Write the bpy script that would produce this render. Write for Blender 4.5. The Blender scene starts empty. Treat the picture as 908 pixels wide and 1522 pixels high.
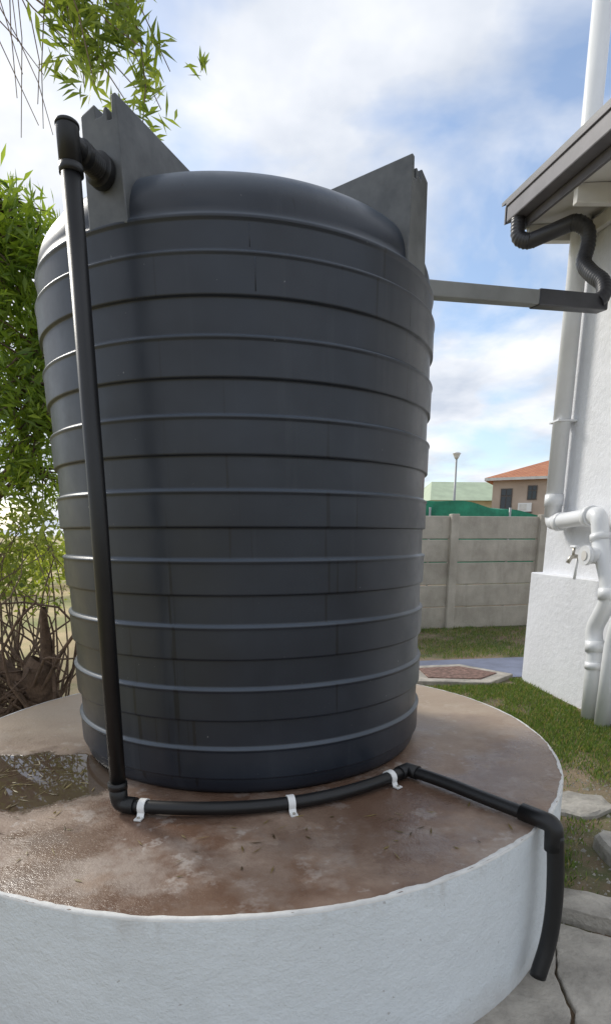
import bpy, math, random, bmesh
import numpy as np
from mathutils import Vector, Matrix
random.seed(7); rng=np.random.default_rng(7)
GZ=-0.665
scene=bpy.context.scene
# ------------------------------------------------------------------ helpers
def link(o,parent=None):
    scene.collection.objects.link(o)
    if parent: o.parent=parent
    return o
def empty(name,parent=None):
    e=bpy.data.objects.new(name,None); e.empty_display_size=.2; return link(e,parent)
def mesh_obj(name,verts,faces,mat=None,parent=None,smooth=False):
    me=bpy.data.meshes.new(name); me.from_pydata([tuple(v) for v in verts],[],[tuple(f) for f in faces]); me.update()
    if smooth: me.polygons.foreach_set('use_smooth',[True]*len(me.polygons))
    o=bpy.data.objects.new(name,me)
    if mat: me.materials.append(mat)
    return link(o,parent)
def bevel(o,w,seg=2):
    m=o.modifiers.new('bevel','BEVEL'); m.width=w; m.segments=seg; m.limit_method='ANGLE'; return o
def box(name,x0,x1,y0,y1,z0,z1,mat=None,parent=None,bev=0):
    v=[(x0,y0,z0),(x1,y0,z0),(x1,y1,z0),(x0,y1,z0),(x0,y0,z1),(x1,y0,z1),(x1,y1,z1),(x0,y1,z1)]
    f=[(0,3,2,1),(4,5,6,7),(0,1,5,4),(1,2,6,5),(2,3,7,6),(3,0,4,7)]
    o=mesh_obj(name,v,f,mat,parent)
    if bev: bevel(o,bev)
    return o
def obox(name,p0,p1,w,z0,z1,mat=None,parent=None,bev=0):
    a=np.array(p0[:2],float); b=np.array(p1[:2],float); d=(b-a)/np.linalg.norm(b-a); n=np.array([-d[1],d[0]])*w/2
    za=z0 if hasattr(z0,'__len__') else (z0,z0); zb=z1 if hasattr(z1,'__len__') else (z1,z1)
    v=[(*(a-n),za[0]),(*(b-n),za[1]),(*(b+n),za[1]),(*(a+n),za[0]),(*(a-n),zb[0]),(*(b-n),zb[1]),(*(b+n),zb[1]),(*(a+n),zb[0])]
    f=[(0,3,2,1),(4,5,6,7),(0,1,5,4),(1,2,6,5),(2,3,7,6),(3,0,4,7)]
    o=mesh_obj(name,v,f,mat,parent)
    if bev: bevel(o,bev)
    return o
def catmull(P,n=10):
    P=[np.array(p,float) for p in P]; P=[2*P[0]-P[1]]+P+[2*P[-1]-P[-2]]; out=[]
    for i in range(1,len(P)-2):
        for k in range(n):
            t=k/n; p0,p1,p2,p3=P[i-1:i+3]
            out.append(.5*((2*p1)+(-p0+p2)*t+(2*p0-5*p1+4*p2-p3)*t*t+(-p0+3*p1-3*p2+p3)*t**3))
    out.append(P[-2]); return out
def fillet(P,r,n=6):
    P=[np.array(p,float) for p in P]; out=[P[0]]
    for i in range(1,len(P)-1):
        a=P[i-1]-P[i]; b=P[i+1]-P[i]; la=np.linalg.norm(a); lb=np.linalg.norm(b); q=min(r,la*.45,lb*.45)
        s=P[i]+a/la*q; e=P[i]+b/lb*q
        for k in range(n+1):
            t=k/n; out.append((1-t)**2*s+2*t*(1-t)*P[i]+t*t*e)
    out.append(P[-1]); return out
def resample(P,step):
    P=np.array(P); d=np.r_[0,np.cumsum(np.linalg.norm(np.diff(P,axis=0),axis=1))]
    n=max(2,int(d[-1]/step)); t=np.linspace(0,d[-1],n)
    return [np.array([np.interp(s,d,P[:,k]) for k in range(3)]) for s in t]
def sweep_data(P,rad,seg=20,sx=1,sy=1,caps=True):
    P=[np.array(p,float) for p in P]; n=len(P)
    if not hasattr(rad,'__len__'): rad=[rad]*n
    T=[]
    for i in range(n):
        t=P[min(i+1,n-1)]-P[max(i-1,0)]; T.append(t/(np.linalg.norm(t)+1e-9))
    up=np.array([0,0,1.]) if abs(T[0][2])<.9 else np.array([1.,0,0])
    N=up-T[0]*np.dot(up,T[0]); N/=np.linalg.norm(N); V=[];Fc=[]
    for i in range(n):
        N=N-T[i]*np.dot(N,T[i]); N/=np.linalg.norm(N); B=np.cross(T[i],N)
        for k in range(seg):
            a=2*math.pi*k/seg; V.append(P[i]+rad[i]*(N*math.cos(a)*sx+B*math.sin(a)*sy))
    for i in range(n-1):
        for k in range(seg):
            k2=(k+1)%seg; Fc.append((i*seg+k,i*seg+k2,(i+1)*seg+k2,(i+1)*seg+k))
    if caps:
        Fc.append(tuple(range(seg-1,-1,-1))); Fc.append(tuple((n-1)*seg+k for k in range(seg)))
    return V,Fc
def tube(name,P,rad,mat=None,parent=None,seg=20,**k):
    V,Fc=sweep_data(P,rad,seg,**k); o=mesh_obj(name,V,Fc,mat,parent,True)
    for p in o.data.polygons:
        if len(p.vertices)>4 or seg<=4: p.use_smooth=False
    return o
def lathe(name,prof,seg,mat,parent=None,center=(0,0),wob=0):
    V=[];Fc=[]
    for (r,z) in prof:
        for k in range(seg):
            a=2*math.pi*k/seg
            rr=r+ (wob*(math.sin(3*a+z*5)+.6*math.sin(7*a-z*9)+.5*math.sin(13*a+z*17)) if r>.5 else 0)
            V.append((center[0]+rr*math.cos(a),center[1]+rr*math.sin(a),z))
    n=len(prof)
    for i in range(n-1):
        for k in range(seg):
            k2=(k+1)%seg; Fc.append((i*seg+k,i*seg+k2,(i+1)*seg+k2,(i+1)*seg+k))
    return mesh_obj(name,V,Fc,mat,parent,True)
# ------------------------------------------------------------------ materials
class NT:
    def __init__(s,name):
        s.m=bpy.data.materials.new(name); s.m.use_nodes=True; s.t=s.m.node_tree; s.n=s.t.nodes; s.b=s.n['Principled BSDF']
        s.tc=s.n.new('ShaderNodeTexCoord')
    def new(s,ty,**k):
        n=s.n.new(ty)
        for a,v in k.items(): setattr(n,a,v)
        return n
    def l(s,a,b): s.t.links.new(a,b)
    def noise(s,scale,detail=4,rough=.55,stretch=None,dist=0,loc=None):
        n=s.new('ShaderNodeTexNoise'); n.inputs['Scale'].default_value=scale; n.inputs['Detail'].default_value=min(detail,4.5); n.inputs['Roughness'].default_value=rough; n.inputs['Distortion'].default_value=dist
        src=s.tc.outputs['Object']
        if stretch or loc:
            mp=s.new('ShaderNodeMapping'); 
            if stretch: mp.inputs['Scale'].default_value=stretch
            if loc: mp.inputs['Location'].default_value=loc
            s.l(src,mp.inputs[0]); src=mp.outputs[0]
        s.l(src,n.inputs['Vector']); return n.outputs['Fac']
    def ramp(s,fac,stops):
        r=s.new('ShaderNodeValToRGB'); e=r.color_ramp.elements
        while len(e)<len(stops): e.new(.5)
        for el,(p,c) in zip(e,stops):
            el.position=p; el.color=(c,c,c,1) if not hasattr(c,'__len__') else (*c,1)
        s.l(fac,r.inputs[0]); return r.outputs[0]
    def mix(s,fac,a,b,mode='MIX'):
        m=s.new('ShaderNodeMix',data_type='RGBA',blend_type=mode)
        for v,i in ((fac,0),(a,6),(b,7)):
            if hasattr(v,'is_linked'): s.l(v,m.inputs[i])
            elif i==0: m.inputs[0].default_value=v
            else: m.inputs[i].default_value=(*v,1)
        return m.outputs[2]
    def math(s,op,a,b=0.,clamp=False):
        m=s.new('ShaderNodeMath',operation=op); m.use_clamp=clamp
        for v,i in ((a,0),(b,1)):
            if hasattr(v,'is_linked'): s.l(v,m.inputs[i])
            else: m.inputs[i].default_value=v
        return m.outputs[0]
    def maprange(s,v,a,b):
        m=s.new('ShaderNodeMapRange'); m.inputs[1].default_value=a; m.inputs[2].default_value=b; s.l(v,m.inputs[0]); return m.outputs[0]
    def bump(s,h,strength=.3,dist=.01):
        b=s.new('ShaderNodeBump'); b.inputs['Strength'].default_value=strength; b.inputs['Distance'].default_value=dist
        s.l(h,b.inputs['Height']); s.l(b.outputs[0],s.b.inputs['Normal'])
    def set(s,**k):
        for a,v in k.items():
            i=s.b.inputs[a.replace('_',' ')]
            if hasattr(v,'is_linked'): s.l(v,i)
            elif hasattr(v,'__len__'): i.default_value=(*v,1)
            else: i.default_value=v
        return s.m
def simple(name,c,rough=.6,var=.25,scale=6,bump=.15,bd=.004,bscale=60,metal=0):
    t=NT(name); n=t.noise(scale,5,.6)
    col=t.mix(t.ramp(n,[(.3,0),(.7,1)]),tuple(x*(1-var) for x in c),tuple(min(1,x*(1+var)) for x in c))
    if bump: t.bump(t.noise(bscale,3),bump,bd)
    t.set(Base_Color=col,Roughness=rough,Metallic=metal); return t.m

def tank_mat():
    t=NT('tank_plastic')
    base=t.mix(t.ramp(t.noise(2.2,5,.6),[(.3,0),(.7,1)]),(.0125,.0165,.025),(.022,.028,.040))
    streak=t.ramp(t.noise(9,4,.6,stretch=(1,1,.06)),[(.56,0),(.72,1)])
    base=t.mix(t.math('MULTIPLY',streak,.24),base,(.07,.077,.088))
    drip=t.ramp(t.noise(30,2,.4,stretch=(1,1,.02),loc=(3,1,0)),[(.69,0),(.73,1)])
    base=t.mix(t.math('MULTIPLY',drip,.7),base,(.004,.004,.005))
    speck=t.ramp(t.noise(85,2,.5,stretch=(1,1,.6)),[(.77,0),(.81,1)])
    base=t.mix(t.math('MULTIPLY',speck,.45),base,(.4,.4,.39))
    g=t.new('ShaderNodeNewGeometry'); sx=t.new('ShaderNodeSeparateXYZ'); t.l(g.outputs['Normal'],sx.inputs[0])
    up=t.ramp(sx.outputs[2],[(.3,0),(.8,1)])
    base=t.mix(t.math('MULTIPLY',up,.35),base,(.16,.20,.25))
    rough=t.ramp(t.noise(5,4,.7),[(.3,.30),(.7,.46)])
    t.bump(t.noise(3,2,.5),.10,.006)
    return t.set(Base_Color=base,Roughness=rough)
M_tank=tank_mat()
M_lug=NT('lug_plastic'); _c=M_lug.mix(M_lug.ramp(M_lug.noise(7,6,.65),[(.3,0),(.75,1)]),(.055,.06,.063),(.15,.155,.155))
M_lug.bump(M_lug.noise(25,3),.1,.004); M_lug=M_lug.set(Base_Color=_c,Roughness=.38)
M_black=simple('black_hdpe',(.0085,.0085,.009),.42,.3,8,.08,.002,40)
M_white=simple('white_pvc',(.80,.81,.82),.35,.04,4,.04,.002,30)
M_clip=simple('white_clip',(.8,.8,.78),.45,.05,9,0)
def paint_mat(name,c,spots=.0):
    t=NT(name)
    col=t.mix(t.ramp(t.noise(1.6,6,.65),[(.35,0),(.7,1)]),tuple(x*.90 for x in c),c)
    gr=t.ramp(t.noise(4,5,.7,stretch=(1,1,.25)),[(.55,0),(.8,1)])
    col=t.mix(t.math('MULTIPLY',gr,.18),col,(.45,.46,.46))
    if spots:
        sp=t.new('ShaderNodeSeparateXYZ'); t.l(t.tc.outputs['Object'],sp.inputs[0])
        m=t.maprange(t.math('ADD',sp.outputs[2],t.math('MULTIPLY',t.noise(7,6,.7),.22)),GZ+.26,GZ+.02)
        col=t.mix(t.math('MULTIPLY',m,.6),col,(.34,.27,.20))
        m2=t.maprange(sp.outputs[2],-.10,0.0)
        dr=t.ramp(t.noise(16,4,.6,stretch=(1,1,.15)),[(.5,0),(.68,1)])
        col=t.mix(t.math('MULTIPLY',t.math('MULTIPLY',m2,dr),.35),col,(.33,.27,.21))
        pin=t.ramp(t.noise(55,2,.4),[(.74,0),(.77,1)])
        col=t.mix(t.math('MULTIPLY',pin,.5),col,(.25,.22,.19))
    h=t.math('ADD',t.noise(14,4,.6),t.math('MULTIPLY',t.noise(90,3,.6),.4))
    t.bump(h,.65,.014)
    return t.set(Base_Color=col,Roughness=.55)
M_plwall=paint_mat('plinth_paint',(.72,.76,.78),1)
M_house=paint_mat('house_paint',(.82,.83,.86))
def top_mat():
    t=NT('wet_concrete')
    n1=t.ramp(t.noise(1.7,6,.62,dist=.5),[(.40,0),(.58,1)])
    col=t.mix(n1,(.165,.098,.066),(.33,.24,.18))
    n2=t.ramp(t.noise(2.6,7,.7,loc=(4,2,0)),[(.50,0),(.60,1)])
    col=t.mix(t.math('MULTIPLY',n2,.55),col,(.40,.345,.30))
    n3=t.ramp(t.noise(45,5,.7),[(.35,0),(.65,1)])
    col=t.mix(t.math('MULTIPLY',n3,.3),col,(.18,.12,.088))
    n4=t.ramp(t.noise(6,6,.75,loc=(1.3,.4,0)),[(.57,0),(.63,1)])
    col=t.mix(t.math('MULTIPLY',n4,.5),col,(.47,.42,.38))
    sp=t.new('ShaderNodeSeparateXYZ'); t.l(t.tc.outputs['Object'],sp.inputs[0])
    dry=t.maprange(t.math('ADD',sp.outputs[1],t.math('MULTIPLY',t.noise(2.5,5,.6),1.1)),.05,.75)
    col=t.mix(t.math('MULTIPLY',dry,.7),col,(.47,.37,.27))
    mp=t.new('ShaderNodeMapping',vector_type='POINT'); mp.inputs['Location'].default_value=(1.05*1.35,.60*1.75,0); mp.inputs['Scale'].default_value=(1.35,1.75,1)
    t.l(t.tc.outputs['Object'],mp.inputs[0])
    ln=t.new('ShaderNodeVectorMath',operation='LENGTH'); t.l(mp.outputs[0],ln.inputs[0])
    d=t.math('ADD',ln.outputs['Value'],t.math('MULTIPLY',t.noise(5,5,.6),.55))
    pud=t.ramp(d,[(.84,1),(.90,0)])
    damp=t.ramp(d,[(.88,1),(1.35,0)])
    wet=t.ramp(t.noise(2.1,5,.6,loc=(7,3,0)),[(.42,0),(.54,1)])
    wet=t.math('MULTIPLY',wet,t.math('SUBTRACT',1.0,dry))
    col=t.mix(t.math('MULTIPLY',wet,.50),col,(.115,.066,.044))
    col=t.mix(t.math('MULTIPLY',damp,.6),col,(.12,.074,.05))
    col=t.mix(t.math('MULTIPLY',pud,.75),col,(.055,.042,.03))
    r=t.mix(wet,(.56,.56,.56),(.17,.17,.17)); r=t.mix(pud,r,(.02,.02,.02))
    h=t.math('ADD',t.noise(60,5,.7),t.math('MULTIPLY',t.noise(7,5,.6),1.5))
    h=t.math('MULTIPLY',h,t.math('SUBTRACT',1.0,pud))
    t.bump(h,.45,.006)
    return t.set(Base_Color=col,Roughness=r,IOR=1.4)
M_top=top_mat()
M_rim=simple('rim_cement',(.66,.65,.62),.8,.14,14,.4,.006,40)
M_conc=simple('old_concrete',(.36,.33,.285),.85,.40,5,.6,.02,35)
M_fence=NT('precast_concrete')
_c=M_fence.mix(M_fence.ramp(M_fence.noise(1.7,6,.65),[(.3,0),(.7,1)]),(.31,.285,.24),(.50,.465,.40))
_g=M_fence.ramp(M_fence.noise(3,5,.7,stretch=(1,1,.2)),[(.52,0),(.75,1)])
_c=M_fence.mix(M_fence.math('MULTIPLY',_g,.45),_c,(.20,.185,.15)); M_fence.bump(M_fence.noise(40,4,.7),.5,.015)
M_fence=M_fence.set(Base_Color=_c,Roughness=.9)
M_fascia=simple('grey_fascia',(.115,.108,.122),.5,.2,5,.1,.003,30)
M_dpipe=simple('downpipe_pvc',(.045,.045,.052),.4,.2,5,.1,.003,30)
M_soffit=simple('white_soffit',(.66,.64,.60),.6,.1,3,.1,.004,30)
M_roofsheet=simple('grey_roof_sheet',(.13,.13,.135),.5,.2,3,.1)
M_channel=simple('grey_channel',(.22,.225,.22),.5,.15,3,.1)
M_steel=simple('brass_tap',(.45,.42,.36),.35,.2,20,0,metal=.8)
M_beige=simple('beige_plaster',(.50,.40,.32),.85,.12,.6,.2,.02,8)
M_tile=NT('terracotta_tile')
_w=M_tile.new('ShaderNodeTexWave'); _w.inputs['Scale'].default_value=1.2; _w.inputs['Distortion'].default_value=.3; M_tile.l(M_tile.tc.outputs['Object'],_w.inputs[0])
_c=M_tile.mix(M_tile.ramp(M_tile.noise(1.2,6,.7),[(.3,0),(.7,1)]),(.38,.13,.06),(.52,.22,.11)); M_tile.bump(_w.outputs['Fac'],.6,.05); M_tile=M_tile.set(Base_Color=_c,Roughness=.8)
M_pgreen=simple('pale_green_roof',(.42,.50,.34),.6,.12,1,.1)
M_cream=simple('cream_plaster',(.68,.60,.38),.85,.1,1,.1)
M_net=simple('green_shade_net',(.02,.22,.13),.7,.3,4,.3,.02,30)
M_glass=NT('window_glass').set(Base_Color=(.03,.04,.05),Roughness=.08)
M_frame=simple('window_frame',(.10,.08,.07),.5,.1,5,0)
M_pole=simple('galvanised_pole',(.35,.36,.36),.45,.1,3,0,metal=.3)
M_pave=simple('blue_grey_paving',(.17,.19,.26),.8,.25,2.5,.4,.01,30)
M_rust=simple('drain_mat',(.20,.12,.095),.85,.55,22,.8,.02,60)
M_stone=simple('flat_stone',(.34,.32,.285),.9,.3,7,.7,.02,25)
def ground_mat():
    t=NT('yard_soil')
    n=t.ramp(t.noise(.9,7,.65),[(.4,0),(.6,1)])
    col=t.mix(n,(.17,.115,.07),(.29,.22,.145))
    g=t.ramp(t.noise(60,4,.7),[(.35,0),(.7,1)])
    col=t.mix(t.math('MULTIPLY',g,.5),col,(.09,.065,.042))
    gr=t.ramp(t.noise(1.4,6,.7,loc=(5,9,0)),[(.46,0),(.60,1)])
    col=t.mix(t.math('MULTIPLY',gr,.75),col,(.06,.09,.025))
    peb=t.ramp(t.noise(130,3,.5),[(.66,0),(.70,1)])
    col=t.mix(t.math('MULTIPLY',peb,.6),col,(.40,.37,.32))
    sp=t.new('ShaderNodeSeparateXYZ'); t.l(t.tc.outputs['Object'],sp.inputs[0])
    m=t.maprange(sp.outputs[0],-1.8,-3.4)
    big=t.ramp(t.noise(.35,4,.65,loc=(2,2,0)),[(.42,0),(.62,1)])
    sand=t.mix(big,(.54,.42,.23),(.26,.27,.10))
    col=t.mix(m,col,sand)
    t.bump(t.noise(50,4,.7),.7,.02)
    return t.set(Base_Color=col,Roughness=.95)
M_ground=ground_mat()
M_bark=simple('bark',(.13,.085,.058),.95,.4,12,.9,.02,35)
M_twig=simple('dry_twig',(.20,.145,.10),.9,.4,12,0)
def leaf_mat(name,trans=.45,k=(2.6,2.4,1.0)):
    m=bpy.data.materials.new(name); m.use_nodes=True; nt=m.node_tree; nt.nodes.clear()
    at=nt.nodes.new('ShaderNodeAttribute'); at.attribute_name='leafcol'
    d=nt.nodes.new('ShaderNodeBsdfPrincipled'); d.inputs['Roughness'].default_value=.45
    tr=nt.nodes.new('ShaderNodeBsdfTranslucent'); mx=nt.nodes.new('ShaderNodeMixShader'); mx.inputs[0].default_value=trans
    br=nt.nodes.new('ShaderNodeMix'); br.data_type='RGBA'; br.blend_type='MULTIPLY'; br.inputs[0].default_value=1; br.inputs[7].default_value=(*k,1)
    o=nt.nodes.new('ShaderNodeOutputMaterial')
    nt.links.new(at.outputs['Color'],d.inputs['Base Color']); nt.links.new(at.outputs['Color'],br.inputs[6]); nt.links.new(br.outputs[2],tr.inputs['Color'])
    nt.links.new(d.outputs[0],mx.inputs[1]); nt.links.new(tr.outputs[0],mx.inputs[2]); nt.links.new(mx.outputs[0],o.inputs[0]); return m
M_leaf=leaf_mat('green_leaf',.5,(2.6,2.4,1.0)); M_grass=leaf_mat('grass_blade',.3,(2,2,1))

# ------------------------------------------------------------------ ground
_xs=[-900,-60,-15,-5,0,5,15,60,900]; V=[(x,y,GZ) for y in _xs for x in _xs]; n=len(_xs)
mesh_obj('ground',V,[(j*n+i,j*n+i+1,(j+1)*n+i+1,(j+1)*n+i) for j in range(n-1) for i in range(n-1)],M_ground)

# ------------------------------------------------------------------ plinth
pl=empty('tank_plinth'); PC=(-.02,-.13); PR=1.583
prof=[(PR+.015,GZ-.1),(PR+.012,GZ),(PR+.004,-.35),(PR,-.02),(PR-.001,-.008)]
lathe('side_wall',prof,256,M_plwall,pl,PC,wob=.002)
prof=[(PR-.0008,-.0085),(PR-.0015,-.004),(PR-.005,.0005),(PR-.012,.0014),(PR-.017,.0008)]
V=[];Fc=[];seg=720
jit=np.convolve(rng.normal(0,1,seg+12),np.ones(6)/3,'same')[:seg]
for q,(r,z) in enumerate(prof):
    for k in range(seg):
        a=2*math.pi*k/seg; w_=.002*(math.sin(3*a+z*5)+.6*math.sin(7*a-z*9)+.5*math.sin(13*a+z*17)); j=jit[k]*(.0036 if q>2 else .0004)-(.0016*max(0,jit[(k*3)%seg]) if q==2 else 0)+w_
        V.append((PC[0]+(r+j)*math.cos(a),PC[1]+(r+j)*math.sin(a),z-(.0016*max(0,jit[(k*5)%seg]) if q in(1,2) else 0)))
for i in range(len(prof)-1):
    for k in range(seg): k2=(k+1)%seg; Fc.append((i*seg+k,i*seg+k2,(i+1)*seg+k2,(i+1)*seg+k))
mesh_obj('rim',V,Fc,M_rim,pl,True)
V=[(PC[0],PC[1],0)]+[(PC[0]+(PR-.006)*math.cos(2*math.pi*k/256),PC[1]+(PR-.006)*math.sin(2*math.pi*k/256),-.0005) for k in range(256)]
mesh_obj('top_slab',V,[(0,k+1,(k+1)%256+1) for k in range(256)],M_top,pl)

# ------------------------------------------------------------------ tank
tank=empty('water_tank'); zt=1.9755; s=.1264; ro=.9015; ri=.8885
prof=[(.850,0.001),(.872,.006),(.880,.020),(.884,.035),(.886,.05)]
for k in range(15,-1,-1):
    z=zt-k*s
    if k%2: prof+=[(ri,z-.022),(ri,z-.012),(ri,z-.006),(ri+.0015,z-.0035),(ro-.002,z-.002),(ro,z+.0005),(ro,z+.005),(ro,z+.012),(ro,z+.06)]
    else: prof+=[(ro,z-.024),(ro,z-.014),(ro+.0005,z-.009),(ro+.0034,z-.005),(ro+.0038,z-.002),(ro+.002,z+.002),(ri+.003,z+.0075),(ri,z+.011),(ri,z+.016),(ri,z+.024),(ri,z+.06)]
prof+=[(ri,2.064),(ri,2.070),(.893,2.075),(.894,2.081),(.890,2.088),(.880,2.098)]
for i in range(1,15):
    a=i/14*math.radians(78); prof.append((.725+.155*math.cos(a),2.098+.170*math.sin(a)))
prof+=[(.62,2.285),(.45,2.32),(.30,2.345),(.29,2.36),(.27,2.37),(.0,2.372)]
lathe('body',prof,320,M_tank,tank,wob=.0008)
def lug(i,az):
    th=math.radians(az); rd=np.array([math.sin(th),-math.cos(th),0]); tg=np.array([math.cos(th),math.sin(th),0])
    sg=1 if az<0 else -1
    cs=[(-.085,2.075),(-.080,2.405),(-.020,2.425),(-.018,2.385),(.012,2.388),(.014,2.405),(.028,2.41),(.030,2.37),(.048,2.37),(.050,2.435),(.070,2.437),(.082,2.075)]
    cs=[(t*sg,z) for t,z in cs]
    V=[]
    for (r,dz) in ((.890,0),(.885,.0),(.42,-.03)):
        for t,z in cs: V.append(rd*r+tg*t+np.array([0,0,z+(dz if z>2.1 else 0)]))
    n=len(cs); Fc=[]
    for j in range(2):
        for k in range(n): k2=(k+1)%n; Fc.append((j*n+k,j*n+k2,(j+1)*n+k2,(j+1)*n+k))
    Fc.append(tuple(range(n-1,-1,-1))); Fc.append(tuple(2*n+k for k in range(n)))
    o=mesh_obj('lug_%d'%i,V,Fc,M_lug,tank)
    bm=bmesh.new(); bm.from_mesh(o.data); bmesh.ops.recalc_face_normals(bm,faces=bm.faces); bm.to_mesh(o.data); bm.free()
    bevel(o,.004,2)
for i,az in enumerate((-30,51,140,-121)): lug(i+1,az)
tube('lid',[(0,0,2.36),(0,0,2.40),(0,0,2.405)],[.22,.22,.20],M_tank,tank,48)
for i,(az,kk) in enumerate(((2,0),(47,0),(47,1),(3,1))):
    th=math.radians(az); r=ri if kk==0 else ro
    z0,z1=((1.994,2.06) if kk==0 else (zt-s+.012,zt-.014))
    tube('seam_%d'%i,[((r-.0008)*math.sin(th),-(r-.0008)*math.cos(th),z1),((r-.0008)*math.sin(th),-(r-.0008)*math.cos(th),z0)],.0018,M_tank,tank,6)

# ------------------------------------------------------------------ overflow pipe (black)
ov=empty('overflow_pipe'); pr=.030
TOPP=np.array([-.515,-.925,2.235]); FOOT=np.array([-.540,-.985,.04])
tube('riser',[TOPP+(0,0,.03),TOPP*.5+FOOT*.5+np.array([.006,-.004,0]),FOOT],pr,M_black,ov,28)
rd=np.array([-.50,-.866,0]); FC=np.array([-.449,-.777,2.225])
tube('elbow',fillet([TOPP+(0,0,-.08),TOPP+(0,0,.035),TOPP+(0,0,.045)],.02),.034,M_black,ov,28)
tube('elbow_cap',[TOPP+(0,0,.035),TOPP+(0,0,.042),TOPP+(0,0,.048)],[.036,.036,.030],M_black,ov,28)
tube('elbow_collar',[TOPP+(0,0,-.09),TOPP+(0,0,-.065)],[.0365,.0365],M_black,ov,28)
pa=TOPP+np.array([0,0,.0]); pb=FC-rd*.02
ds=pb-pa; ts=np.linspace(0,1,80); rr=[]
for t in ts:
    if t<.30: r=.031
    elif t<.42: r=.039
    elif t<.74: r=.034+.004*(int(t*80)%4<2)
    elif t<.88: r=.052
    else: r=.046
    rr.append(r)
tube('bulkhead_fitting',[pa+ds*t for t in ts],rr,M_black,ov,28)
arc=[]
a0=math.atan2(FOOT[0],-FOOT[1]); a1=math.atan2(.677,.774)
for i in range(40):
    t=i/39; a=a0+(a1-a0)*t; r=1.123+(1.028-1.123)*t - .02*math.sin(math.pi*t)
    arc.append((r*math.sin(a),-r*math.cos(a),.034+.002*math.sin(9*t)))
tube('base_run',arc,.0265,M_black,ov,24)
tube('foot_elbow',fillet([FOOT+(0,0,.08),FOOT+(0,0,-.005),arc[2]],.04,8),.034,M_black,ov,24)
tube('foot_collar',[FOOT+(0,0,.06),FOOT+(0,0,.09)],.037,M_black,ov,24)
E=np.array(arc[-1])
run2=catmull([E,(.80,-.93,.034),(.93,-1.13,.034),(1.045,-1.318,.040)],10)
tube('outlet_run',run2,.0265,M_black,ov,24)
tube('outlet_joint',[np.array(arc[-3]),E,run2[3]],.032,M_black,ov,24)
tube('drop_elbow',fillet([(1.0,-1.243,.040),(1.072,-1.356,.040),(1.078,-1.360,-.06)],.035,8),.034,M_black,ov,24)
dpth=catmull([(1.078,-1.360,.0),(1.092,-1.366,-.15),(1.098,-1.372,-.30),(1.085,-1.384,-.44),(1.045,-1.405,-.575)],8)
tube('drop_pipe',dpth,.031,M_black,ov,24)
def clip(i,t):
    j=int(t*39); c=np.array(arc[j]); d=np.array(arc[j+1])-np.array(arc[j-1]); d/=np.linalg.norm(d); n=np.array([d[1],-d[0],0])
    V=[];Fc=[]
    r1,r2=.0275,.0325
    pts=[(.062,-.032),(.034,-.032)]+[(math.cos(math.radians(a))*r1,math.sin(math.radians(a))*r1) for a in np.linspace(-25,205,20)]+[(-.034,-.032),(-.062,-.032)]
    q2=[(.062,-.026),(.037,-.026)]+[(math.cos(math.radians(a))*r2,math.sin(math.radians(a))*r2) for a in np.linspace(-25,205,20)]+[(-.037,-.026),(-.062,-.026)]
    w=.014; m=len(pts)
    for sd in (-w,w):
        for (u,v) in pts: V.append(c+d*sd+n*u+np.array([0,0,v]))
        for (u,v) in q2: V.append(c+d*sd+n*u+np.array([0,0,v]))
    for k in range(m-1):
        Fc+=[(m+k,m+k+1,3*m+k+1,3*m+k),(k,2*m+k,2*m+k+1,k+1),(k,k+1,m+k+1,m+k),(2*m+k,3*m+k,3*m+k+1,2*m+k+1)]
    Fc+=[(0,m,3*m,2*m),(m-1,3*m-1,4*m-1,2*m-1)]
    mesh_obj('clip_%d'%i,V,Fc,M_clip,ov)
    for u in (.05,-.05): 
        p=c+n*u+np.array([0,0,-.026]); tube('clip_screw_%d'%i,[p,p+np.array([0,0,.005])],.006,M_steel,ov,10)
for i,t in enumerate((.095,.53,.90)): clip(i+1,t)

# ------------------------------------------------------------------ white house
ho=empty('white_house')
def hx(y): return 3.27+(3.51-y)*.034
box('upper_wall',3.385,12,-1.5,3.44,.60,4.10,M_house,ho,.01)
obox('base_wall',(hx(3.51)+.5,3.51),(hx(-1.5)+.5,-1.5),1.0,GZ-.1,.64,M_house,ho,.012)
box('gable_base',3.9,12,3.0,3.50,GZ-.1,.638,M_house,ho)
P1=(2.68,3.36);P2=(2.80,-1.5)
def ez(y): return 4.215-(3.36-y)*.105
z1,z2=ez(3.36),ez(-1.5)
obox('gutter',P1,P2,.13,(z1-.17,z2-.17),(z1-.01,z2-.01),M_fascia,ho,.012)
obox('gutter_lip',(P1[0]-.068,P1[1]),(P2[0]-.068,P2[1]),.022,(z1-.035,z2-.035),(z1,z2),M_fascia,ho,.006)
obox('fascia_board',(P1[0]+.085,P1[1]+.02),(P2[0]+.085,P2[1]),.03,(z1-.24,z2-.24),(z1+.02,z2+.02),M_fascia,ho,.004)
V=[(2.795,3.37,z1-.215),(3.40,3.37,z1-.16),(3.40,-1.5,z2-.16),(2.915,-1.5,z2-.215)]
mesh_obj('soffit',V,[(0,3,2,1)],M_soffit,ho)
for i,y in enumerate((3.25,2.35,1.45,.55)):
    obox('rafter_%d'%(i+1),(2.80,y),(3.39,y),.07,(ez(y)-.36,ez(y)-.33),(ez(y)-.222,ez(y)-.17),M_soffit,ho,.005)
obox('wall_plate',(3.34,3.35),(3.36,-1.5),.06,(z1-.34,z2-.34),(z1-.23,z2-.23),M_soffit,ho,.004)
V=[(2.60,3.46,z1+.01),(2.74,-1.5,z2+.01),(8,-1.5,z2+2.0),(8,3.46,z1+2.0),(2.60,3.46,z1+.04),(2.74,-1.5,z2+.04),(8,-1.5,z2+2.03),(8,3.46,z1+2.03)]
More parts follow.
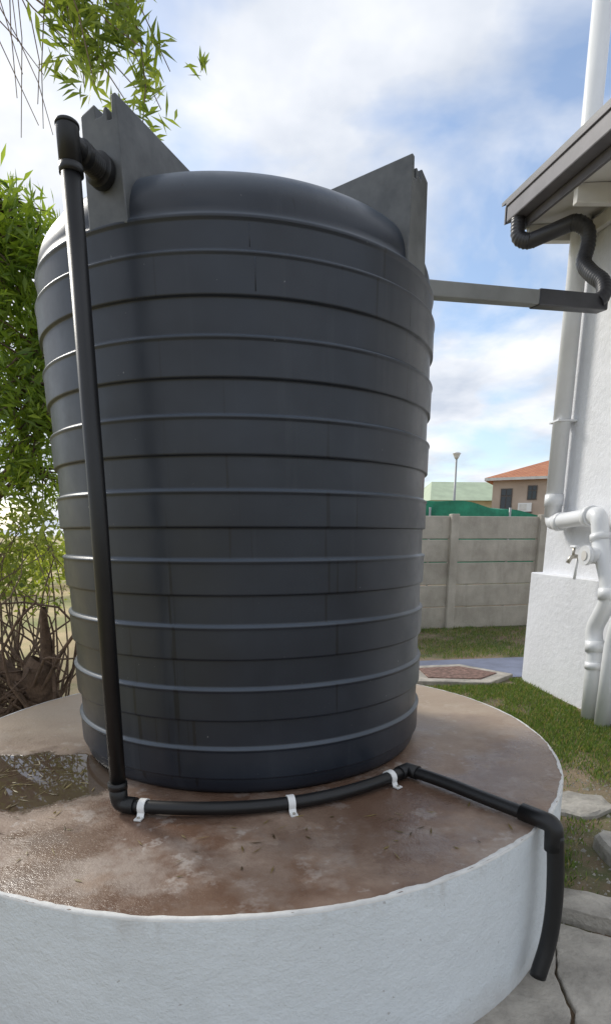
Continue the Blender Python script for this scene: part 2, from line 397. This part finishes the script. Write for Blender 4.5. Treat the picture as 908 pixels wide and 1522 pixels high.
mesh_obj('roof',V,[(0,3,2,1),(4,5,6,7),(0,1,5,4),(1,2,6,5),(2,3,7,6),(3,0,4,7)],M_roofsheet,ho)
V=[(2.64,3.47,z1-.14),(2.64,3.47,z1+.01),(8,3.47,z1+2.0),(8,3.47,z1+1.82),(2.64,3.445,z1-.14),(2.64,3.445,z1+.01),(8,3.445,z1+2.0),(8,3.445,z1+1.82)]
mesh_obj('barge_board',V,[(0,1,2,3),(4,7,6,5),(0,4,5,1),(1,5,6,2),(2,6,7,3),(3,7,4,0)],M_fascia,ho)
mesh_obj('gable_wall',[(3.39,3.435,4.0),(8,3.435,4.0),(8,3.435,z1+1.8),(3.39,3.435,z1+.0)],[(0,1,2,3)],M_house,ho)
VX,VY=3.265,3.10
tube('vent_pipe',[(VX,VY,6.6),(VX,VY,1.25)],.088,M_white,ho,28)
for i,z in enumerate((4.55,1.42)): tube('vent_socket_%d'%i,[(VX,VY,z-.06),(VX,VY,z+.06)],.097,M_white,ho,28)
box('pipe_bracket',VX-.09,3.385,VY-.10,VY+.10,2.19,2.21,M_white,ho,.004)
wp=fillet([(VX,VY,1.35),(VX,VY,1.19),(3.20,2.10,1.24),(3.20,2.03,.98),(3.20,1.83,.66),(3.20,1.80,.48),(3.20,1.98,.20),(3.20,1.90,-.02),(3.20,1.87,GZ)],.09,8)
tube('waste_pipe',wp,.078,M_white,ho,28)
def sock(nm,a,b,r=.094): tube(nm,[a,b],r,M_white,ho,28)
sock('socket_1',(VX-.0,VY-.14,1.194),(VX-.003,VY-.24,1.20))
sock('socket_2',(3.205,2.30,1.231),(3.203,2.22,1.235))
sock('socket_6',(3.20,2.055,1.07),(3.20,2.04,1.01),.09)
sock('socket_3',(3.20,1.81,.60),(3.20,1.80,.50),.093)
sock('socket_4',(3.20,1.92,.10),(3.20,1.905,.0),.093)
sock('socket_5',(3.20,1.89,-.10),(3.20,1.885,-.16),.09)
sock('inspection_tee',(3.24,2.0,.88),(3.05,1.98,.88),.075)
sock('inspection_cap',(3.06,1.98,.88),(3.02,1.976,.88),.088)
tube('inspection_dimple',[(3.022,1.976,.88),(3.016,1.976,.88)],.045,M_soffit,ho,20)
tube('waste_pipe_branch',fillet([(3.2,1.50,.62),(3.2,1.62,.30),(3.2,1.66,.1),(3.2,1.66,GZ)],.1),.07,M_white,ho,24)
tube('tap_pipe',[(3.16,2.34,.64),(3.16,2.32,.86)],.014,M_white,ho,12)
tube('tap_body',fillet([(3.25,2.30,.86),(3.08,2.30,.86),(3.05,2.30,.80)],.03),.020,M_steel,ho,12)
tube('tap_stem',[(3.10,2.30,.86),(3.10,2.30,.94)],.014,M_steel,ho,12)
tube('tap_handle',[(3.10,2.24,.95),(3.10,2.36,.95)],.014,M_white,ho,10)

dp=empty('downpipe')
P=resample(catmull(fillet([(2.68,3.22,4.02),(2.68,3.21,3.86),(2.76,3.14,3.80),(3.08,2.84,3.86),(3.19,2.80,3.78),(3.20,2.80,3.66),(3.15,2.78,3.50),(3.18,2.64,3.36),(3.23,2.52,3.26),(3.22,2.46,3.14),(3.16,2.46,3.08)],.06,5),3),.010)
def rib(i,p):
    straight=(2.80<p[0]<3.06 and p[2]>3.78)
    return .066 if straight else .064+.005*(i%3==0)
tube('corrugated_pipe',P,[rib(i,p) for i,p in enumerate(P)],M_dpipe,dp,20)
def sqduct(name,A,B,w,h,mat):
    A=np.array(A);B=np.array(B); d=(B-A); n=np.array([-d[1],d[0],0]); n/=np.linalg.norm(n); n*=w/2; u=np.array([0,0,h/2])
    V=[p+a+b for p in (A,B) for a,b in ((-n,-u),(n,-u),(n,u),(-n,u))]
    o=mesh_obj(name,V,[(0,1,2,3),(7,6,5,4),(0,4,5,1),(1,5,6,2),(2,6,7,3),(3,7,4,0)],mat,dp); bevel(o,.012,3)
A=np.array([3.24,2.51,3.08]);B=np.array([1.48,1.82,2.875]); Cc=A+(B-A)*1.75
sqduct('tank_inlet_channel',A,A*.55+B*.45,.12,.125,M_dpipe)
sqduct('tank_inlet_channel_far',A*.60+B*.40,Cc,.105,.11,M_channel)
tube('tank_inlet_bend',fillet([Cc,Cc+np.array([-.12,-.12,-.03]),(.05,.55,2.42),(.0,.45,2.30)],.1),.055,M_black,dp,16)

# ------------------------------------------------------------------ precast fence
fe=empty('precast_concrete_fence')
def fy(x): return 7.54+(x-3.4)*.10
zb=GZ; ztp=1.40; nrow=5; hp=(ztp-zb)/nrow
px=3.70; sp=1.78
for k in range(-3,7):
    x=px+k*sp
    obox('post_%d'%(k+4),(x-.075,fy(x-.075)-.03),(x+.075,fy(x+.075)-.03),.15,zb-.1,ztp+.03,M_fence,fe,.012)
    for r in range(nrow):
        dz=random.uniform(-.004,.004)
        obox('panel_%d_%d'%(k+4,r),(x+.07,fy(x)+random.uniform(-.006,.006)),(x+sp-.07,fy(x+sp)+random.uniform(-.006,.006)),.055,zb+r*hp+.006,zb+(r+1)*hp-.008+dz,M_fence,fe,.014)

# ------------------------------------------------------------------ neighbours
sn=empty('shade_net')
V=[];Fc=[]
for i in range(25):
    t=i/24; x=3.2+t*4.0; y=11.0+.25*math.sin(t*9)
    V+= [(x,y,.4),(x,y,2.02-.48*t+.04*math.sin(t*17)),(x,y+2.2,2.18-.52*t+.05*math.sin(t*11))]
for i in range(24): Fc+=[(3*i,3*i+3,3*i+4,3*i+1),(3*i+1,3*i+4,3*i+5,3*i+2)]
mesh_obj('netting',V,Fc,M_net,sn)
for i in range(5): tube('net_pole_%d'%i,[(3.3+i,11.05,GZ),(3.3+i,11.05,1.7)],.03,M_pole,sn,8)

gh=empty('green_roof_house')
GX,GY=15.2,46.0
box('walls',GX-.2,GX+10,GY,GY+8,GZ,3.95,M_cream,gh)
V=[(GX-.5,GY-.5,3.8),(GX+10.6,GY-.5,3.8),(GX+10.6,GY+8.5,3.8),(GX-.5,GY+8.5,3.8),(GX+.9,GY+4,5.6),(GX+10.6,GY+4,5.6)]
mesh_obj('roof',V,[(0,1,5,4),(2,3,4,5),(3,0,4),(1,2,5),(3,2,1,0)],M_pgreen,gh)
for i in range(3): box('window_%d'%i,GX+1.2+i*3,GX+2.6+i*3,GY-.04,GY+.1,1.2,2.4,M_glass,gh)

bh=empty('beige_house')
a=np.array([16.35,36.8]); dr=np.array([.86,-.51]); nr=np.array([.51,.86])
def bq(u,v,z): p=a+dr*u+nr*v; return (p[0],p[1],z)
def bbox(nm,u0,u1,v0,v1,z0,z1,mat):
    V=[bq(u0,v0,z0),bq(u1,v0,z0),bq(u1,v1,z0),bq(u0,v1,z0),bq(u0,v0,z1),bq(u1,v0,z1),bq(u1,v1,z1),bq(u0,v1,z1)]
    return mesh_obj(nm,V,[(0,3,2,1),(4,5,6,7),(0,1,5,4),(1,2,6,5),(2,3,7,6),(3,0,4,7)],mat,bh)
bbox('walls',0,9,0,8,GZ,4.6,M_beige)
V=[bq(-.5,-.5,4.55),bq(9.5,-.5,4.55),bq(9.5,8.5,4.55),bq(-.5,8.5,4.55),bq(3.8,4,6.3),bq(5.6,4,6.3),bq(-.5,-.5,4.72),bq(9.5,-.5,4.72),bq(9.5,8.5,4.72),bq(-.5,8.5,4.72)]
mesh_obj('roof',V,[(6,7,5,4),(7,8,5),(8,9,4,5),(9,6,4),(0,3,2,1)],M_tile,bh)
mesh_obj('fascia',V,[(0,1,7,6),(1,2,8,7),(2,3,9,8),(3,0,6,9)],M_soffit,bh)
def win(i,u,z,w,h):
    bbox('window_frame_%d'%i,u,u+w,-.06,.02,z,z+h,M_frame)
    for c in range(2):
        bbox('pane_%d_%d'%(i,c),u+.06+c*(w-.06)/2,u+(c+1)*(w-.06)/2,-.09,-.05,z+.06,z+h*.62,M_glass)
        bbox('pane_top_%d_%d'%(i,c),u+.06+c*(w-.06)/2,u+(c+1)*(w-.06)/2,-.09,-.05,z+h*.68,z+h-.06,M_glass)
win(1,.55,2.7,.75,1.35); win(2,2.25,3.3,.6,.9); win(3,5,2.8,1.2,1.3)
for i,z in enumerate((2.55,1.6)):
    bbox('aircon_%d'%i,1.75,2.6,-.4,-.02,z,z+.55,M_clip); bbox('aircon_grille_%d'%i,1.85,2.3,-.42,-.39,z+.08,z+.47,M_soffit)
    bbox('aircon_bracket_%d'%i,1.70,2.65,-.42,-.02,z-.07,z-.005,M_frame)

sl=empty('street_lamp')
tube('pole',[(12.0,31.8,GZ),(12.0,31.8,5.35)],[.10,.055],M_pole,sl,12)
tube('head',[(12.0,31.8,5.30),(12.0,31.8,5.42),(12.0,31.8,5.55),(12.0,31.8,5.60),(12.0,31.8,5.68)],[.08,.15,.20,.26,.10],M_clip,sl,16)

# ------------------------------------------------------------------ hard surfaces in the yard
mesh_obj('paved_path',[(-1,3.45,GZ+.008),(3.26,3.62,GZ+.008),(12,4.0,GZ+.008),(12,5.1,GZ+.008),(3.8,4.78,GZ+.008),(-1,4.55,GZ+.008)],[(0,1,2,3,4,5)],M_pave)
dc=empty('drain_cover')
def quad_slab(nm,pts,z0,z1,mat,par,bev=.01):
    n=len(pts); V=[(*p,z0) for p in pts]+[(*p,z1) for p in pts]
    Fc=[tuple(range(n-1,-1,-1)),tuple(range(n,2*n))]+[(k,(k+1)%n,n+(k+1)%n,n+k) for k in range(n)]
    o=mesh_obj(nm,V,Fc,mat,par)
    if bev: bevel(o,bev)
    return o
quad_slab('frame',[(1.9,3.40),(2.75,3.22),(3.22,3.62),(2.75,4.25),(1.95,4.2)],GZ-.02,GZ+.05,M_conc,dc)
quad_slab('grate',[(2.10,3.52),(2.70,3.38),(3.02,3.66),(2.68,4.08),(2.12,4.03)],GZ,GZ+.062,M_rust,dc,.004)
def rough_slab(name,pts,z0,z1,mat,sub=6,amp=.02,parent=None):
    P=[]
    for i in range(len(pts)):
        a=np.array(pts[i],float); b=np.array(pts[(i+1)%len(pts)],float)
        for k in range(sub):
            p=a+(b-a)*k/sub; P.append(tuple(p+rng.normal(0,amp*.5,2)))
    return quad_slab(name,P,z0,z1,mat,parent,.008)
cp=empty('concrete_path')
rough_slab('slab_1',[(-1.2,-2.9),(.74,-2.9),(1.0,-1.75),(1.13,-1.50),(1.17,-1.32),(1.325,-1.03),(.9,-.9),(0,-1.5)],GZ-.05,GZ+.022,M_conc,8,.006,cp)
rough_slab('slab_2',[(.752,-2.9),(2.6,-2.9),(2.2,-1.7),(1.62,-1.22),(1.335,-1.02),(1.182,-1.31),(1.142,-1.51),(1.012,-1.755)],GZ-.05,GZ+.026,M_conc,8,.006,cp)
rough_slab('kerb',[(1.36,-.99),(1.60,-1.15),(2.2,-1.55),(2.3,-1.42),(1.75,-1.02),(1.45,-.84),(1.33,-.86)],GZ-.05,GZ+.085,M_conc,6,.014,cp)
def stone(c,r,h,sq=.7,seed=1):
    rg=np.random.default_rng(seed); n=14; V=[]
    rad=[r*(1+rg.uniform(-.16,.16)) for _ in range(n)]
    for z,f in ((GZ-.03,1.0),(GZ+h*.7,.98),(GZ+h,.86)):
        for k in range(n): a=2*math.pi*k/n; V.append((c[0]+rad[k]*f*math.cos(a),c[1]+rad[k]*f*sq*math.sin(a),z+rg.uniform(-.004,.004)))
    V.append((c[0],c[1],GZ+h*1.02)); Fc=[]
    for j in range(2):
        for k in range(n): k2=(k+1)%n; Fc.append((j*n+k,j*n+k2,(j+1)*n+k2,(j+1)*n+k))
    Fc+=[(2*n+k,2*n+(k+1)%n,3*n) for k in range(n)]
    return mesh_obj('flat_stone',V,Fc,M_stone)
stone((2.06,.12),.24,.035,.75,1); stone((1.98,-.55),.13,.10,1.6,2); stone((2.55,-.15),.2,.05,.8,3)
V=[];Fc=[]
for i in range(2200):
    x=rng.uniform(1.2,3.2); y=rng.uniform(-1.2,1.6)
    if (x-PC[0])**2+(y-PC[1])**2<(PR+.02)**2: continue
    r=rng.uniform(.004,.012)*(1 if rng.random()<.95 else 2); b=len(V)
    for dx,dy,dz in ((1,0,0),(-1,0,0),(0,1,0),(0,-1,0),(0,0,1)):
        V.append((x+dx*r*rng.uniform(.6,1.2),y+dy*r*rng.uniform(.6,1.2),GZ+dz*r*.9))
    Fc+=[(b,b+2,b+4),(b+2,b+1,b+4),(b+1,b+3,b+4),(b+3,b,b+4)]
mesh_obj('gravel',V,Fc,M_stone)

# ------------------------------------------------------------------ leaves / grass
def leaf_mesh(name,base,dirs,side,length,width,cols,mat,parent=None,droop=.15):
    n=len(base); L=length[:,None]; W=width[:,None]
    up=np.cross(dirs,side); up/=np.linalg.norm(up,axis=1)[:,None]+1e-9
    b=base; t=base+dirs*L-np.array([0,0,1])*L*droop
    m=base+dirs*L*.45
    l=m+side*W*.5+up*W*.18; r=m-side*W*.5+up*W*.18
    V=np.stack([b,l,t,r],1).reshape(-1,3)
    idx=np.arange(n)[:,None]*4
    Fq=np.concatenate([idx+np.array([[0,2,1]]),idx+np.array([[0,3,2]])],0).reshape(-1,3)
    me=bpy.data.meshes.new(name); me.vertices.add(len(V)); me.vertices.foreach_set('co',V.ravel())
    me.loops.add(len(Fq)*3); me.loops.foreach_set('vertex_index',Fq.ravel().astype(np.int32))
    me.polygons.add(len(Fq)); me.polygons.foreach_set('loop_start',np.arange(len(Fq),dtype=np.int32)*3); me.polygons.foreach_set('loop_total',np.full(len(Fq),3,dtype=np.int32))
    me.update(calc_edges=True)
    ca=me.color_attributes.new('leafcol','FLOAT_COLOR','POINT')
    c4=np.concatenate([cols,np.ones((n,1))],1).repeat(4,0); ca.data.foreach_set('color',c4.ravel())
    me.materials.append(mat); o=bpy.data.objects.new(name,me); return link(o,parent)
def unit(v): return v/(np.linalg.norm(v,axis=-1,keepdims=True)+1e-9)
def rosettes(name,centers,nl,length,width,parent,mat=None,c0=(.045,.085,.018),c1=(.17,.25,.04),up=.35,spread=.05):
    C=np.repeat(np.array(centers),nl,0); n=len(C)
    axis=unit(rng.normal(0,1,(len(centers),3))+np.array([0,0,.8])); axis=np.repeat(axis,nl,0)
    d=unit(rng.normal(0,1,(n,3))+axis*1.1+np.array([0,0,up]))
    side=unit(np.cross(d,rng.normal(0,1,(n,3))))
    k=np.repeat(rng.random(len(centers)),nl)[:,None]*.6+rng.random((n,1))*.4
    cols=np.array(c0)*(1-k)+np.array(c1)*k
    C=C+rng.normal(0,spread,(n,3))
    return leaf_mesh(name,C,d,side,rng.uniform(.65,1.2,n)*length,rng.uniform(.7,1.2,n)*width,cols,mat or M_leaf,parent)
def branches(name,segs,parent,mat,seg=5):
    V=[];Fc=[]
    for P,R in segs:
        v,f=sweep_data(P,R,seg,caps=False); b=len(V); V+=v; Fc+=[tuple(i+b for i in q) for q in f]
    return mesh_obj(name,V,Fc,mat,parent,True)
def crown(ells,n):
    out=[]
    while len(out)<n:
        c,r=ells[rng.integers(len(ells))]
        p=unit(rng.normal(0,1,3))*rng.random()**(.45); out.append(np.array(c)+p*np.array(r))
    return out
def bend(a,b,k=6,j=.08):
    a=np.array(a,float);b=np.array(b,float); L=np.linalg.norm(b-a); P=[]
    off=rng.normal(0,1,3)*j*L; off2=rng.normal(0,1,3)*j*L*.5
    for i in range(k+1):
        t=i/k; P.append(a+(b-a)*t+off*math.sin(math.pi*t)+off2*math.sin(2*math.pi*t)+np.array([0,0,.12*L*math.sin(math.pi*t)]))
    return P
def tree(name,base,fork,ells,nclus,nl,length,width,rt=.14,nlimb=14,**kw):
    tr=empty(name); cl=crown(ells,nclus); segs=[]
    T=bend(base,fork,8,.05); segs.append((T,list(np.linspace(rt,rt*.65,len(T)))))
    nodes=[]
    for i in range(nlimb):
        c=cl[rng.integers(len(cl))]; B=bend(fork if i%3 else T[5],c,8,.1); segs.append((B,list(np.linspace(rt*.4,rt*.07,len(B))))); nodes+=B[3:]
    N=np.array(nodes)
    for c in cl:
        j=((N-c)**2).sum(1).argmin()
        if np.linalg.norm(N[j]-c)<1.0: segs.append((bend(N[j],c,3,.1),[.012,.009,.006,.003]))
    branches('branches',segs,tr,M_bark)
    rosettes('foliage',cl,nl,length,width,tr,**kw); return tr
ells=[((-2.5,2.4,3.05),(.8,.6,.65)),((-1.75,2.1,2.5),(.45,.45,.6)),((-2.7,2.3,1.9),(.7,.5,.6)),((-1.80,2.2,1.75),(.45,.5,.5)),((-1.60,1.9,3.0),(.36,.4,.42)),((-1.52,2.0,2.2),(.3,.4,.5))]
tree('leafy_tree',(-3.0,2.9,GZ),(-2.8,2.7,1.1),ells,600,13,.15,.027,rt=.13,nlimb=20,c0=(.045,.095,.018),c1=(.25,.34,.06))
ob=empty('overhanging_tree'); segs=[]
trunk=bend((-3.4,3.6,GZ),(-3.1,3.2,3.6),8,.04); segs.append((trunk,list(np.linspace(.14,.08,9))))
main=bend((-3.1,3.2,3.6),(-1.25,1.5,4.85),10,.05); segs.append((main,list(np.linspace(.06,.02,11))))
tips=[]
for i in range(18):
    st=main[rng.integers(9,11)]; e=np.array([-.78+rng.normal(0,.15),1.3+rng.normal(0,.2),3.92+rng.normal(0,.18)])
    B=bend(st,e,7,.10); segs.append((B,list(np.linspace(.010,.003,8)))); tips+=B[4:]
for i in range(10):
    st=main[rng.integers(7,11)]; e=np.array([-1.28+rng.normal(0,.13),1.4+rng.normal(0,.2),3.75+rng.uniform(-.25,.4)])
    B=bend(st,e,8,.18); segs.append((B,list(np.linspace(.008,.0025,9))))
branches('branches',segs,ob,M_twig)
cc=[t+rng.normal(0,.06,3) for t in tips for _ in range(2)]
cc=[c for c in cc if c[0]>-1.12]
rosettes('foliage',cc,10,.14,.024,ob,c0=(.05,.09,.02),c1=(.22,.28,.07),spread=.03)
ells=[((-2.3,1.9,1.0),(.7,.6,.5)),((-1.9,2.2,.75),(.4,.5,.35)),((-2.6,1.5,.2),(.5,.5,.4)),((-1.75,2.0,1.15),(.25,.4,.35))]
sh=empty('garden_shrub'); cl=crown(ells,190); segs=[]
for c in cl:
    b=np.array([-2.2+rng.normal(0,.25),1.9+rng.normal(0,.25),GZ])
    if rng.random()<.28: segs.append((bend(b,c,6,.1),list(np.linspace(.012,.003,7))))
branches('branches',segs,sh,M_twig)
rosettes('foliage',cl,11,.085,.028,sh,c0=(.06,.10,.025),c1=(.30,.36,.09),spread=.06)
st=empty('tree_stump'); segs=[]
b0=np.array([-1.78,1.55,GZ])
segs.append((bend(b0,(-1.60,1.45,.12),6,.05),list(np.linspace(.16,.10,7))))
segs.append((bend((-1.64,1.5,-.15),(-2.3,1.6,.22),6,.08),list(np.linspace(.08,.03,7))))
segs.append((bend((-1.62,1.5,-.1),(-1.50,1.3,.55),6,.08),list(np.linspace(.07,.02,7))))
for i in range(70):
    a=np.array([-1.8,1.5,-.3])+rng.normal(0,.15,3); e=np.array([-2.0,1.45,.1])+rng.normal(0,1,3)*np.array([.45,.3,.42])
    segs.append((bend(a,e,6,.16),list(np.linspace(.014,.003,7))))
branches('stump_wood',segs,st,M_bark,7)
cl=crown([((-9,15,.2),(4,1.2,.9)),((-15,18,1.2),(5,2,2.0)),((-5,19,.3),(3,1.5,.9)),((-22,16,2),(5,3,3))],480)
rosettes('background_hedge',cl,10,.40,.15,None,c0=(.08,.12,.03),c1=(.26,.30,.08),spread=.25)
def grass(name,n,fn,h=(.025,.06)):
    P=[]
    while len(P)<n:
        m=rng.random((4000,2)); p=fn(m); P+=list(p)
    P=np.array(P[:n]); B=np.concatenate([P,np.full((n,1),GZ)],1)
    d=unit(rng.normal(0,.45,(n,3))*np.array([1,1,0])+np.array([0,0,1])); side=unit(np.cross(d,rng.normal(0,1,(n,3))))
    k=rng.random((n,1)); cols=np.array([.055,.10,.02])*(1-k)+np.array([.17,.25,.055])*k
    dry=rng.random(n)<.16; cols[dry]=np.array([.30,.25,.12])
    return leaf_mesh(name,B,d,side,rng.uniform(h[0],h[1],n),rng.uniform(.005,.009,n),cols,M_grass,None,0)
def patch(x,y): return np.sin(x*2.3+1.1*np.sin(y*1.7))+np.sin(y*2.9+x*1.3)+.6*np.sin(x*7+y*5)+.5*np.sin(x*13-y*11)
def f1(m):
    x=1.0+m[:,0]*2.25; y=-.9+m[:,1]*4.4
    ok=((x-PC[0])**2+(y-PC[1])**2>(PR+.03)**2)&(x<hx(y)-.01)
    dens=np.clip((patch(x,y)+.2+y*1.1)*.5,.04,1)
    ok&=rng.random(len(x))<dens
    ok&=((x-2.06)/.25)**2+((y-.12)/.2)**2>1
    ok&=~((x<3.1)&(y>3.25))
    return np.stack([x,y],1)[ok]
grass('grass',46000,f1)
def f2(m):
    x=1.0+m[:,0]*5; y=4.8+m[:,1]*2.8
    return np.stack([x,y],1)[rng.random(len(x))<np.clip((patch(x,y)+1.4)*.4,.08,1)]
grass('grass',17000,f2,(.03,.08))
n=230; a=rng.uniform(0,2*math.pi,n)
x=-1.08+rng.normal(0,.24,n); y=-.62+rng.normal(0,.20,n); k=rng.random(n)<.25; x[k]=rng.uniform(-1.2,1.1,k.sum()); y[k]=rng.uniform(-1.5,-1.1,k.sum())
ok=((x-PC[0])**2+(y-PC[1])**2<(PR-.05)**2)&(x*x+y*y>.95**2); x=x[ok];y=y[ok];a=a[ok];n=len(x)
B=np.stack([x,y,np.full(n,.004)],1); d=unit(np.stack([np.cos(a),np.sin(a),rng.normal(0,.05,n)+.03],1)); side=unit(np.cross(d,np.array([0,0,1.])+rng.normal(0,.2,(n,3))))
kk=rng.random((n,1)); leaf_mesh('leaf_litter',B,d,side,rng.uniform(.02,.07,n),rng.uniform(.003,.010,n),np.array([.06,.04,.02])*(1-kk)+np.array([.28,.22,.08])*kk,M_grass,None,0)

# ------------------------------------------------------------------ world, sun
SD=Vector((-.55,.64,.62)).normalized()
w=bpy.data.worlds.new('World'); scene.world=w; w.use_nodes=True; nt=w.node_tree; N=nt.nodes; bg=N['Background']
def nn(t,**k):
    x=N.new(t)
    for a,v in k.items(): setattr(x,a,v)
    return x
def mth(op,a,b=0.):
    m=nn('ShaderNodeMath',operation=op)
    for v,i in ((a,0),(b,1)):
        if hasattr(v,'is_linked'): nt.links.new(v,m.inputs[i])
        else: m.inputs[i].default_value=v
    return m.outputs[0]
sky=nn('ShaderNodeTexSky',sky_type='NISHITA'); sky.sun_disc=False; sky.sun_elevation=math.asin(SD.z); sky.sun_rotation=math.atan2(SD.x,SD.y); sky.air_density=1.0; sky.dust_density=.6; sky.ozone_density=1.6
tc=nn('ShaderNodeTexCoord'); sx=nn('ShaderNodeSeparateXYZ'); nt.links.new(tc.outputs['Generated'],sx.inputs[0])
zz=mth('ADD',mth('MAXIMUM',sx.outputs[2],0),.22)
cb=nn('ShaderNodeCombineXYZ'); nt.links.new(mth('DIVIDE',sx.outputs[0],zz),cb.inputs[0]); nt.links.new(mth('DIVIDE',sx.outputs[1],zz),cb.inputs[1])
def wn(scale,det,loc,dist=0):
    mp=nn('ShaderNodeMapping'); mp.inputs['Location'].default_value=loc; nt.links.new(cb.outputs[0],mp.inputs[0])
    x=nn('ShaderNodeTexNoise'); x.inputs['Scale'].default_value=scale; x.inputs['Detail'].default_value=det; x.inputs['Roughness'].default_value=.52; x.inputs['Distortion'].default_value=dist; nt.links.new(mp.outputs[0],x.inputs[0]); return x.outputs['Fac']
def wramp(f,st):
    r=nn('ShaderNodeValToRGB'); e=r.color_ramp.elements
    while len(e)<len(st): e.new(.5)
    for el,(p,c) in zip(e,st): el.position=p; el.color=(*c,1)
    nt.links.new(f,r.inputs[0]); return r.outputs[0]
mask=wramp(wn(1.9,6,(2.3,.4,0),.3),[(.35,(.12,.12,.12)),(.53,(1,1,1))])
shade=wramp(wn(2.6,5,(5,1,2)),[(.36,(.52,.57,.66)),(.60,(.80,.82,.86))])
sc=nn('ShaderNodeVectorMath',operation='SCALE'); sc.inputs['Scale'].default_value=12.0; nt.links.new(shade,sc.inputs[0])
ss=nn('ShaderNodeVectorMath',operation='SCALE'); ss.inputs['Scale'].default_value=1.7; nt.links.new(sky.outputs[0],ss.inputs[0])
mx=nn('ShaderNodeMix',data_type='RGBA'); nt.links.new(mask,mx.inputs[0]); nt.links.new(ss.outputs[0],mx.inputs[6]); nt.links.new(sc.outputs[0],mx.inputs[7])
nt.links.new(mx.outputs[2],bg.inputs[0]); bg.inputs[1].default_value=.105
try:
    w.cycles.sampling_method='MANUAL'; w.cycles.sample_map_resolution=256
except Exception: pass
sun=bpy.data.lights.new('sun','SUN'); sun.energy=2.6; sun.angle=math.radians(14); sun.color=(1,.95,.86)
so=bpy.data.objects.new('sun',sun); so.rotation_euler=SD.to_track_quat('Z','Y').to_euler(); link(so)

# ------------------------------------------------------------------ camera
F=Vector((.11343,.95930,-.25863)); Rt=Vector((.99308,-.11743,0)); U=Rt.cross(F)
cam=bpy.data.cameras.new('camera'); co=bpy.data.objects.new('camera',cam); link(co)
co.matrix_world=Matrix(((Rt.x,U.x,-F.x,0),(Rt.y,U.y,-F.y,-3.182),(Rt.z,U.z,-F.z,1.061),(0,0,0,1)))
cam.sensor_fit='VERTICAL'; cam.sensor_height=36; cam.sensor_width=36; cam.lens=870.27/1522*36
cam.shift_y=(1028.15-761)/1522; cam.shift_x=-(477.06-454)/1522; cam.clip_start=.05; cam.clip_end=3000
scene.camera=co
scene.view_settings.view_transform='Standard'; scene.view_settings.look='None'; scene.view_settings.exposure=0
